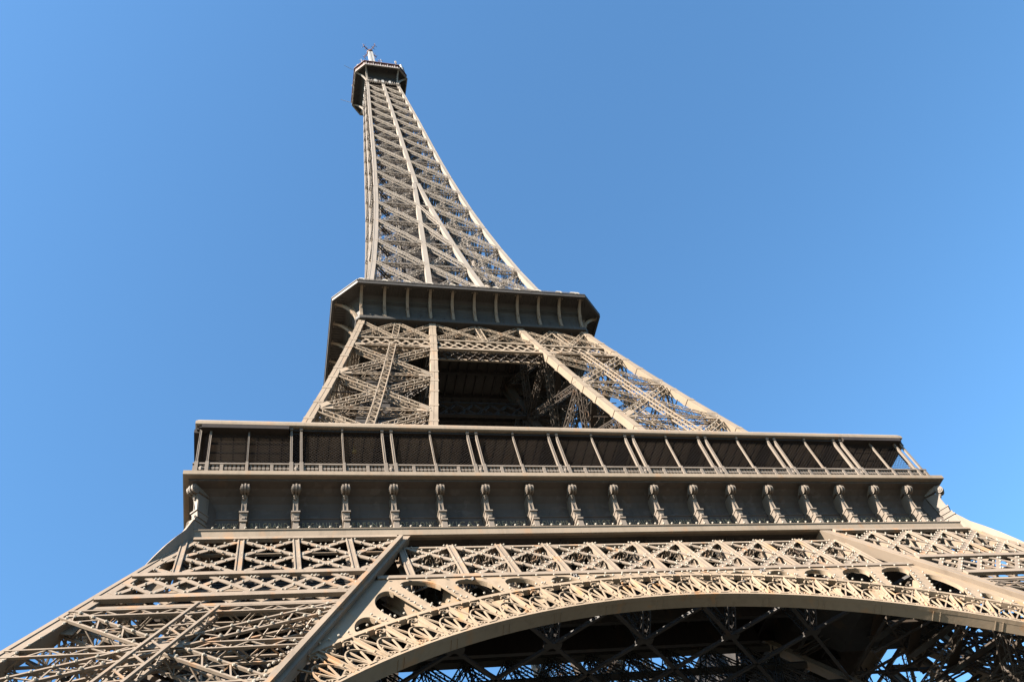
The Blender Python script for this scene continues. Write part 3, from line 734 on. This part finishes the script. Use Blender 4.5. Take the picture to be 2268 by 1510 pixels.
# trusses joining the four upper legs
def mid_belt():
    mb = MB(); N = unit(V3(0, -1, .25)); P = lambda x, z, n=0: V3(x, -(W(z) - .4), z) + N * n
    for z, h in ((103.9, .42), (100.7, .46)):
        x = XI(z) - .4; mb.bar(P(-x, z, .1), P(x, z, .1), h, .35, N); mb.bar(P(-x, z, -1.4), P(x, z, -1.4), h, .2, N)
    root = mb.build("upper_belt", M_MID, tower)
    m = MB(); mi = MB(); x = XI(102) - .3; n = int(round(2 * x / 1.45))
    for k in range(-1, n + 1):
        for dr in (0, 1):
            f0, f1 = k / n, (k + 1.5) / n
            if dr: f0, f1 = f1, f0
            ts = [t for t in np.linspace(0, 1, 21) if 0 <= f0 + (f1 - f0) * t <= 1]
            if len(ts) < 4: continue
            pt = lambda t: P(-x + 2 * x * (f0 + (f1 - f0) * t), 100.9 + 2.8 * t)
            for mm, nn, wd in ((m, .1 + .03 * dr, .26), (mi, -1.3, .22)): mm.bar(pt(ts[0]) + N * nn, pt(ts[-1]) + N * nn, wd, .05, N)
    for k in range(0, n):
        f = -x + 2 * x * k / n; g = -x + 2 * x * (k + 1) / n                      # laced underside
        mi.bar(P(f, 100.6, 0), P(g, 100.6, -1.3), .14, .1); mi.bar(P(g, 100.6, 0), P(f, 100.6, -1.3), .14, .1)
    a = XI(104.2) - .4; b_ = XI(110) - .4
    for s in (-1, 1):
        girder(m, P(s * a, 104.2), P(0, 110), .62, .6, N, .11, .62, .07); girder(m, P(0, 104.2), P(s * b_, 110), .62, .6, N, .11, .62, .07)
    girder(m, P(0, 104.2), P(0, 110), .7, .6, N, .11, .62, .07)
    m.build("lattice_band", M_MID, root)
    mi.build("inner_lattice", M_INT, root)
    # inner truss across the gap further in
    m = MB(); Q = lambda x, z: V3(x, -XI(z), z)
    for z, h in ((100.7, .5), (104, .5)): m.bar(Q(-XI(z), z), Q(XI(z), z), h, .5, N)
    for k in range(6):
        f = -XI(102) + 2 * XI(102) * k / 6; g = -XI(102) + 2 * XI(102) * (k + 1) / 6
        m.bar(Q(f, 100.9), Q(g, 103.8), .3, .3, N); m.bar(Q(g, 100.9), Q(f, 103.8), .3, .3, N)
    m.build("inner_truss", M_DEK, root)  # dark colour stands in for the shade between the legs
    return root
four(mid_belt(), tower)

# ---------------------------------------------------------------- second floor
def octa(h, c, z): return [(-h + c, -h, z), (h - c, -h, z), (h, -h + c, z), (h, h - c, z), (h - c, h, z), (-h + c, h, z), (-h, h - c, z), (-h, -h + c, z)]
def second_floor():
    mb = MB()
    prof = [(17.5, .5, 110.5), (17.5, .5, 112.4), (17.62, .7, 113.2), (17.95, 1.1, 113.9), (18.4, 1.6, 114.5), (18.75, 1.9, 114.85), (18.85, 2.0, 114.9), (20.9, 3.3, 114.9), (20.9, 3.3, 115.5), (12, 2, 115.5)]
    mb.loft([octa(*p) for p in prof])
    root = mb.build("second_floor", M_GRN, tower)
    m = MB(); m.loft([octa(*p) for p in [(17.4, .4, 110.3), (17.72, .5, 110.3), (17.78, .5, 110.42), (17.78, .5, 110.92), (17.72, .5, 111.0), (17.4, .4, 111.0)]]); m.build("cornice", M_GRN, root)
    m = MB(); m.loft([octa(*p) for p in [(20.6, 3.15, 114.7), (20.98, 3.36, 114.7), (21.03, 3.36, 115.1), (20.9, 3.33, 115.14), (20.9, 3.33, 115.2), (21.1, 3.4, 115.24), (21.1, 3.4, 115.46), (20.8, 3.3, 115.52), (19, 3, 115.52)]], cap=False); m.build("rim", M_GRN, root)
    arc = [(17.80 + 2.95 * (1 - math.cos(t)) ** .9, 110.95 + 3.85 * math.sin(t)) for t in np.linspace(0, math.pi / 2, 10)]
    first = None
    def rib_mesh():
        q = MB(); rg = []
        for (y, z) in arc: rg.append([(-.2, -y, z), (.2, -y, z), (.2, -max(17.4, y - .42), z + .05), (-.2, -max(17.4, y - .42), z + .05)])
        q.loft(rg)
        q.bar((-.0, -17.9, 112.5), (0, -17.9, 115), .06, .9, (0, -1, 0))
        for s in (-.42, .42): q.ball((s, -20.4, 114.75), .1, 6)
        return q
    for k in range(4):
        for j in range(-5, 6):
            if first is None: o = first = rib_mesh().build("bracket", M_MID, root)
            else: o = first.copy(); COL.objects.link(o)
            a = k * math.pi / 2; x = j * 3.39
            o.location = (x * math.cos(a), x * math.sin(a), 0); o.rotation_euler = (0, 0, a)
    m = MB()
    for k in range(4):
        a = k * math.pi / 2; R2 = lambda x, y, z: (x * math.cos(a) - y * math.sin(a), x * math.sin(a) + y * math.cos(a), z)
        m.bar(R2(-17.3, -18.3, 113.9), R2(17.3, -18.3, 113.9), .09, .09)
        for j in range(-40, 41):
            x = j * .45; m.bar(R2(x, -18.95, 114.85), R2(x, -20.6, 114.85), .07, .1)
        for j in range(-5, 5): m.bar(R2(j * 3.39 + 1.7, -17.5, 111), R2(j * 3.39 + 1.7, -17.52, 113), .05, .05)
        for j in range(-9, 9):
            if j % 5 < 3: m.ball(R2(j * 1.13 * 1.6 + .6, -17.85, 111.08), .09, 6)
    m.build("soffit_board", M_GRN, root)
    m = MB()                                             # underside seen between the legs
    for k in range(-11, 12): m.box(k * 1.5 - .1, k * 1.5 + .1, -17.0, 17.0, 109.8, 110.45)
    for k in range(-3, 4): m.box(-17.0, 17.0, k * 4.6 - .16, k * 4.6 + .16, 109.3, 110.4)
    m.build("floor_beam", M_DEK, root)
    m = MB()                                             # parapet, railing
    for zz, w_ in ((116.7, .06), (116.1, .03)):
        O = octa(20.5, 3.2, zz)
        for i in range(8): m.bar(O[i], O[(i + 1) % 8], w_, w_)
    O0, O1 = octa(20.5, 3.2, 115.5), octa(20.5, 3.2, 116.7)
    for i in range(8):
        n = 10 if i % 2 == 0 else 3
        for t in range(n): m.bar(np.array(O0[i]) + (np.array(O0[(i + 1) % 8]) - O0[i]) * t / n, np.array(O1[i]) + (np.array(O1[(i + 1) % 8]) - O1[i]) * t / n, .05, .05)
    m.build("railing", M_TOP, root)
    for k in range(4):
        a = k * math.pi / 2
        for x in (-16.6, -13.2, -9.8, -6.4, -3, .4, 3.8, 7.2, 10.6, 14.0, 16.4, 16.9):
            if k > 1 and abs(x) < 12: continue
            q = MB(); q.bar((x, -20.85, 115.4), (x, -20.85, 116.1), .16, .2); q.bar((x, -20.85, 116.1), (x - .55, -20.5, 116.75), .13, .13); q.bar((x - .55, -20.5, 116.75), (x - .9, -20.1, 116.3), .16, .16)
            o = q.build("rim_lamp", M_BLB, root); o.rotation_euler = (0, 0, a)
    m = MB(); m.loft([octa(*p) for p in [(15.0, 2, 115.5), (15.0, 2, 119.6), (15.4, 2, 119.8), (15.4, 2, 120.2), (9, 1, 120.6)]]); m.build("upper_pavilion", M_DEK, root)
    return root
second_floor()

# ---------------------------------------------------------------- spire
LV = [115.6, 125.6, 136, 146.8, 157.6, 168, 177.9, 187.6, 197.3, 206.6, 215, 223.4, 231.1, 238.5, 245.9, 252.3, 258.5, 264.7]
CH = lambda z: float(np.interp(z, [115, 180, 270], [.45, .42, .36]))
def spire():
    zs = [115.5] + LV[1:] + [269.0]
    for sx, sy, nm in ((-1, -1, 0), (1, -1, 1), (1, 1, 2), (-1, 1, 3)):
        mb = MB(); column(mb, lambda z: sx * (W(z) - CH(z)), lambda z: sy * (W(z) - CH(z)), zs, CH)
        for a, b in zip(zs[:-1], zs[1:]):
            for s in (-1, 1):
                h = CH(a); hb = CH(b)
                mb.bar(V3(sx * (W(a) - h) + s * h * .8, sy * W(a), a), V3(sx * (W(b) - hb) + s * hb * .8, sy * W(b), b), .1, .06, (0, sy, 0))
                mb.bar(V3(sx * W(a), sy * (W(a) - h) + s * h * .8, a), V3(sx * W(b), sy * (W(b) - hb) + s * hb * .8, b), .1, .06, (sx, 0, 0))
        mb.build("corner_column", M_TOP, tower)
    # one face: its middle columns and its panels
    root = empty("spire_face", tower); N = unit(V3(0, -1, .12))
    zj = [z for z in zs if z < 182] + [182]
    for s in (-1, 1):
        mb = MB(); column(mb, lambda z: s * XI(z), lambda z: -(W(z) - CH(z)), zj, CH); mb.build("middle_column", M_TOP, root)
    mb = MB(); zt = [182] + [z for z in zs if z > 182.5]; column(mb, lambda z: 0, lambda z: -(W(z) - CH(z)), zt, lambda z: CH(z) * 1.1); mb.build("middle_column", M_TOP, root)
    for z0, z1 in zip(LV[:-1], LV[1:]):
        mb = MB(); low = z1 < 200
        w_, d_, c_, pt, la = (.66, .6, .12, .75, .08) if low else (.5, .45, .115, .85, .08)
        yv = lambda z: -(W(z) - CH(z)); A = lambda z: V3(-(W(z) - CH(z)), yv(z), z); B = lambda z: V3(W(z) - CH(z), yv(z), z)
        ml = lambda z: V3(-XI(z) if z < 182 else 0, yv(z), z); mr = lambda z: V3(XI(z) if z < 182 else 0, yv(z), z)
        panel(mb, A, ml, z0, z1, N, w_, d_, c_, pt, la, lap=.45); panel(mb, mr, B, z0, z1, N, w_, d_, c_, pt, la, lap=.45)
        if z1 < 172: panel(mb, ml, mr, z0, z1, N, w_ * .9, d_, c_, pt, la, lap=.45)
        elif z0 < 172: girder(mb, ml(z0), mr(z0), w_, d_, N, c_, pt, la)
        if low:
            for P, Q in ((A, ml), (mr, B)): girder(mb, (P(z0) + Q(z0)) / 2 - N * 1.2, (P(z1) + Q(z1)) / 2 - N * 1.2, .5, .4, N, .08, .9, .06)
        mb.build("bracing_panel", M_TOP, root)
    four(root, tower)
    # core: lift guides, stairs and plan bracing
    mb = MB()
    for x, y in ((-2, -2), (2, -2), (2, 2), (-2, 2), (0, 2.2), (0, -2.2)):
        for a, b in ((115.6, 200), (200, 268)):
            k = lambda z: min(1, (W(z) - 1) / 7.5)
            girder(mb, (x * k(a), y * k(a), a), (x * k(b), y * k(b), b), .55, .55, V3(0, -1, 0), .12, 1.6, .09)
    for z in LV[1:]:
        w_ = W(z) - .6
        for s in (-1, 1):
            girder(mb, (-w_, s * w_ * .0 - w_, z), (w_, w_, z), .45, .45, V3(0, 0, 1), .1, 1.0, .07, sides=False) if s < 0 else girder(mb, (-w_, w_, z), (w_, -w_, z), .45, .45, V3(0, 0, 1), .1, 1.0, .07, sides=False)
            flat_girder(mb, (-w_, s * w_ * .4, z), (w_, s * w_ * .4, z), .5, V3(0, 0, 1), .1, .9); flat_girder(mb, (s * w_ * .4, -w_, z), (s * w_ * .4, w_, z), .5, V3(0, 0, 1), .1, .9)
    rs = random.Random(11)
    for q in range(1100):
        z = rs.uniform(117, 262); h = W(z) - 1.2
        p = V3(rs.uniform(-h, h), rs.uniform(-h, h), z); d = unit(rs.choice([V3(0, .2, 1), V3(1, 0, 0), V3(0, 1, 0), V3(1, -.5, .8), V3(-.6, .8, .7), V3(.7, .7, .5)])) * rs.uniform(1.2, 3.5)
        mb.bar(p, p + d, .11, .11)
    for q in range(90):
        z = 117 + q * 1.6; s = 1 if q % 2 else -1; mb.bar((-1.8 * s, 1.2, z), (1.8 * s, 1.2, z + 1.6), .9, .1); mb.bar((-1.8 * s, .7, z + 1), (1.8 * s, .7, z + 2.6), .06, .06)
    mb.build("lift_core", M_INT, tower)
    mb = MB(); mb.loft([[(-a, -a, z), (a, -a, z), (a, a, z), (-a, a, z)] for z, a in ((115.6, 3.6), (182, 3.0), (268, 2.1))]); mb.build("shade_core", M_DEK, tower)  # solid dark box added to darken the gaps in the spire
spire()

# ---------------------------------------------------------------- summit
def summit():
    mb = MB()
    mb.loft([octa(*p) for p in [(4.75, .3, 269.0), (4.95, .4, 269.3), (4.9, .4, 273.4), (5.1, .6, 274.4), (5.7, 1, 275.0), (6.3, 1.5, 275.3), (8.05, 2.8, 275.35), (8.05, 2.8, 275.7), (5, 1, 275.7)]])
    root = mb.build("summit_gallery", M_DEK, tower)
    m = MB(); m.loft([octa(*p) for p in [(7.8, 2.7, 275.2), (8.2, 2.85, 275.2), (8.2, 2.85, 275.6), (7.8, 2.7, 275.75)]], cap=False); m.build("rim", M_TOP, root)
    m = MB(); m.loft([octa(*p) for p in [(7.9, 2.75, 275.7), (7.9, 2.75, 278.6), (8.3, 2.85, 278.7), (8.3, 2.85, 279.1), (5, 1.5, 279.6), (5, 1.5, 283), (2, .6, 283.4)]]); m.build("cabin", M_RED, root)
    m = MB()
    O = octa(7.98, 2.78, 277.2)
    for i in range(8):
        a, b = np.array(O[i]), np.array(O[(i + 1) % 8]); n = 14 if i % 2 == 0 else 4
        m.bar(a - V3(0, 0, .9), b - V3(0, 0, .9), .08, .5)
        for t in range(n): p = a + (b - a) * (t + .5) / n; m.bar(p - V3(0, 0, 1.4), p + V3(0, 0, (.2 if t % 3 else 1.2)), .22, .1)
    m.build("parapet", M_WHT, root)
    # four pairs of curved corner brackets
    def rib(a, corner):
        q = MB(); rg = []
        for t in np.linspace(0, math.pi / 2, 9):
            out, z = 3.05 * (1 - math.cos(t)), 268.9 + 6.3 * math.sin(t)
            if corner: out *= .8
            rg.append((out, z))
        return rg
    for k in range(4):
        a = k * math.pi / 2; ca, sa = math.cos(a), math.sin(a)
        for sx in (-1, 1):
            q = MB(); rg = []
            for out, z in rib(0, 0):
                x0 = sx * (4.62 + out * .16); y0 = -(4.98 + out)
                rg.append([(x * ca - y * sa, x * sa + y * ca, z) for x, y in ((x0 - .24, y0), (x0 + .24, y0), (x0 + .24, y0 + .35), (x0 - .24, y0 + .35))])
            q.loft(rg); q.build("corner_bracket", M_TOP, root)
    m = MB()
    for k in range(4):
        a = k * math.pi / 2; R2 = lambda x, y, z: V3(x * math.cos(a) - y * math.sin(a), x * math.sin(a) + y * math.cos(a), z)
        for j in range(-2, 3): m.bar(R2(j * 2 - 1, -5.8, 275.25), R2(j * 2 + 1, -8, 275.25), .12, .14); m.bar(R2(j * 2 + 1, -5.8, 275.25), R2(j * 2 - 1, -8, 275.25), .12, .14)
        for x in (-2.2, 0, 2.2):
            q = MB(); q.bar(R2(x, -5.1, 268.2), R2(x, -5.1, 270.6), .6, .4, R2(0, -1, 0)); q.build("floodlight", M_WHT, root)
        q = MB()
        for j in range(-7, 8): q.bar(R2(j * .65, -5.05, 267.5), R2(j * .65 + .4, -5.3, 269.6), .12, .12)
        for z in (267.6, 268.4): q.bar(R2(-5.2, -5.25, z), R2(5.2, -5.25, z), .12, .12)
        q.build("service_rail", M_TOP, root)
    m.build("soffit_lattice", M_DEK, root)
    # mast and aerials
    m = MB(); m.cyl((0, 0, 283), (0, 0, 300), .9, .8, 10)
    for a in range(4): m.box(*[(-.8, -.1, -.8, -.1), (.1, .8, -.8, -.1), (.1, .8, .1, .8), (-.8, -.1, .1, .8)][a], 300, 319.5)
    mast = m.build("antenna_mast", M_WHT, root)
    m = MB(); m.cyl((0, 0, 300), (0, 0, 322), .5, .4, 8); m.cyl((0, 0, 319.6), (0, 0, 320.8), 1.15, 1.15, 12); m.build("mast_head", M_RED, mast)
    m = MB()
    for z in (321.6, 301.0):
        for a in (35, 125, 215, 305):
            d = V3(math.cos(math.radians(a)), math.sin(math.radians(a)), 0); p = V3(0, 0, z); S = V3(-d[1], d[0], 0)
            m.bar(p, p + d * 2.9, .13, .13); m.bar(p + V3(0, 0, 1), p + d * 2.9 + V3(0, 0, 1), .13, .13)
            for t in (1.8, 2.9): m.bar(p + d * t - V3(0, 0, 1.0), p + d * t + V3(0, 0, 2.0), .13, .13); m.bar(p + d * t - S * .9, p + d * t + S * .9, .1, .1)
            m.ball(p + d * 2.9 + V3(0, 0, 2.2), .18)
    m.build("dipole_array", M_RED, mast)
    m = MB(); m.cyl((-4.9, -3.2, 282.6), (-4.9, -3.2, 285.3), 1.15, 1.15, 14); m.cyl((-4.9, -3.2, 285.3), (-4.9, -3.2, 286.0), 1.35, 1.0, 14)
    for a in range(8): t = a * math.pi / 4; m.bar((-4.9 + 1.3 * math.cos(t), -3.2 + 1.3 * math.sin(t), 282), (-4.9 + 1.3 * math.cos(t), -3.2 + 1.3 * math.sin(t), 287), .12, .12)
    m.build("beacon_drum", M_RED, root)
    m = MB(); m.cyl((7.0, -6.1, 279), (7.0, -6.1, 280.5), .12, n=6); m.cyl((7.0, -6.1, 280.5), (7.0, -6.1, 286.5), .42, n=10); m.cyl((7.75, -5.6, 280.8), (7.75, -5.6, 286.0), .22, n=8); m.build("panel_antenna", M_WHT, root)
    rs = random.Random(2)
    for k in range(22):
        i = k % 8; O = octa(8.0, 2.8, 279.1); a, b = np.array(O[i]), np.array(O[(i + 1) % 8]); p = a + (b - a) * rs.random()
        q = MB(); h = rs.uniform(1.2, 4.5); q.bar(p, p + V3(0, 0, h), .13, .13)
        if k % 3 == 0: q.box(p[0] - .25, p[0] + .25, p[1] - .18, p[1] + .18, p[2] + h * .5, p[2] + h)
        if k % 3 == 1: q.bar(p + V3(-.6, 0, h * .7), p + V3(.6, 0, h * .7), .09, .09)
        q.build("aerial", M_WHT if k % 2 else M_TOP, root)
    for (p, q_) in (((-8.2, -5.3, 276.5), (-11.4, -6.2, 277.6)), ((-8.2, 4.9, 276.5), (-11.6, 4.6, 277.6))):
        m = MB(); m.bar(p, q_, .09, .09); m.build("whip_aerial", M_WHT, root)
summit()
def shade_block(name, pts, a, b):  # solid dark boxes added behind the bracing to blacken its gaps
    mb = MB(); mb.loft([[(x - a, y - b, z), (x + a, y - b, z), (x + a, y + b, z), (x - a, y + b, z)] for x, y, z in pts])
    n = 18                                               # cross bars on the added box's face
    for k in range(n):
        f = k / n; p = np.array(pts[0]) * (1 - f) + np.array(pts[-1]) * f if len(pts) == 2 else None
        if p is not None: mb.bar(p + V3(-a, -b - .06, 0), p + V3(a, -b - .06, 0), .15, .15)
    mb.build(name, M_DEK, tower)
shade_block("shade_block_leg", [(-(W(z) + XI(z)) / 2 + .4, -(W(z) + XI(z)) / 2 + 1.2, z) for z in (57.5, 84)], 3.4, 2.2)
shade_block("shade_block_leg", [(-(W(z) + XI(z)) / 2 + .2, -(W(z) + XI(z)) / 2 + .8, z) for z in (84, 110)], 2.6, 2.0)
shade_block("shade_block_leg", [(-(W(z) - 7.9) + 2.9, -(W(z) - 7.9) + 2.4, z) for z in (1, 44)], 4.9, 4.2)
shade_block("shade_block_belt", [(-(W(z) - 7.9) + .3, -(W(z) - 7.9) + .3, z) for z in (44.6, 51.8)], 5.6, 5.6)  # added dark block inside the leg, behind the belt lattice
shade_block("shade_block_belt", [((W(z) - 7.9) - .3, -(W(z) - 7.9) + .3, z) for z in (47.5, 51.8)], 5.0, 5.6)

# ---------------------------------------------------------------- visitors at the first-floor balustrade
TOPS = [((.55, .20, .22), "pink"), ((.30, .32, .38), "grey"), ((.62, .48, .40), "beige"), ((.12, .14, .25), "navy"), ((.60, .58, .55), "white"), ((.45, .10, .10), "red")]
def person(x, y, z, col, nm, hgt, label):
    top = empty("person", None, (x, y, z)); top["label"] = label; top["category"] = "person"; top["group"] = "visitors at the first-floor balustrade"
    def skin(name, pts, edges, rad, mat):
        me = bpy.data.meshes.new(name); me.from_pydata([tuple(c * hgt for c in p) for p in pts], edges, []); me.update()
        o = bpy.data.objects.new(name, me); COL.objects.link(o); o.parent = top; me.materials.append(mat)
        md = o.modifiers.new("skin", 'SKIN')
        for i, rr in enumerate(rad): me.skin_vertices[0].data[i].radius = (rr * hgt, rr * hgt)
        me.skin_vertices[0].data[0].use_root = True
        o.modifiers.new("sub", 'SUBSURF').levels = 1; o.modifiers["sub"].render_levels = 1
        return o
    pts = [(0, 0, .53), (0, 0, .66), (0, -.01, .80), (0, 0, .86), (0, -.01, .90), (0, -.015, .95), (0, -.01, .99),
           (-.055, 0, .48), (-.06, .0, .27), (-.06, .02, .03), (-.065, -.07, .02), (.055, 0, .48), (.06, 0, .27), (.06, .02, .03), (.065, -.07, .02),
           (-.10, 0, .81), (-.13, -.03, .65), (-.07, -.16, .66), (-.05, -.19, .67), (.10, 0, .81), (.13, -.03, .65), (.07, -.16, .66), (.05, -.19, .67)]
    ed = [(0, 1), (1, 2), (2, 3), (3, 4), (4, 5), (5, 6), (0, 7), (7, 8), (8, 9), (9, 10), (0, 11), (11, 12), (12, 13), (13, 14), (2, 15), (15, 16), (16, 17), (17, 18), (2, 19), (19, 20), (20, 21), (21, 22)]
    rad = [.075, .07, .075, .032, .045, .055, .03, .05, .035, .025, .02, .05, .035, .025, .02, .035, .026, .02, .018, .035, .026, .02, .018]
    skin("body", pts, ed, rad, M_SKIN)
    skin("jacket", [(0, 0, .52), (0, 0, .66), (0, -.008, .79), (0, 0, .835), (-.10, 0, .81), (-.13, -.03, .65), (.10, 0, .81), (.13, -.03, .65)], [(0, 1), (1, 2), (2, 3), (2, 4), (4, 5), (2, 6), (6, 7)],
         [.085, .082, .086, .04, .043, .034, .043, .034], plain("jacket_" + nm, col))
    skin("hair", [(0, .01, .955), (0, .012, .985), (0, .0, 1.005)], [(0, 1), (1, 2)], [.055, .056, .035], M_HAIR)
for k, (x, (col, nm)) in enumerate(zip((16.46, 16.95, 17.54, 18.04, 18.42, -1.87), TOPS)):
    order = ["leftmost of the five visitors leaning on the balustrade near its right end", "second from left of the five visitors leaning on the balustrade near its right end",
             "middle one of the five visitors leaning on the balustrade near its right end", "fourth from left of the five visitors leaning on the balustrade near its right end",
             "rightmost of the five visitors leaning on the balustrade near its right end", "lone visitor standing behind the middle of the long balustrade"][k]
    person(x, -34.05, 57.93, col, nm, 1.66 + .03 * (k % 3), order)

bpy.context.view_layer.update()
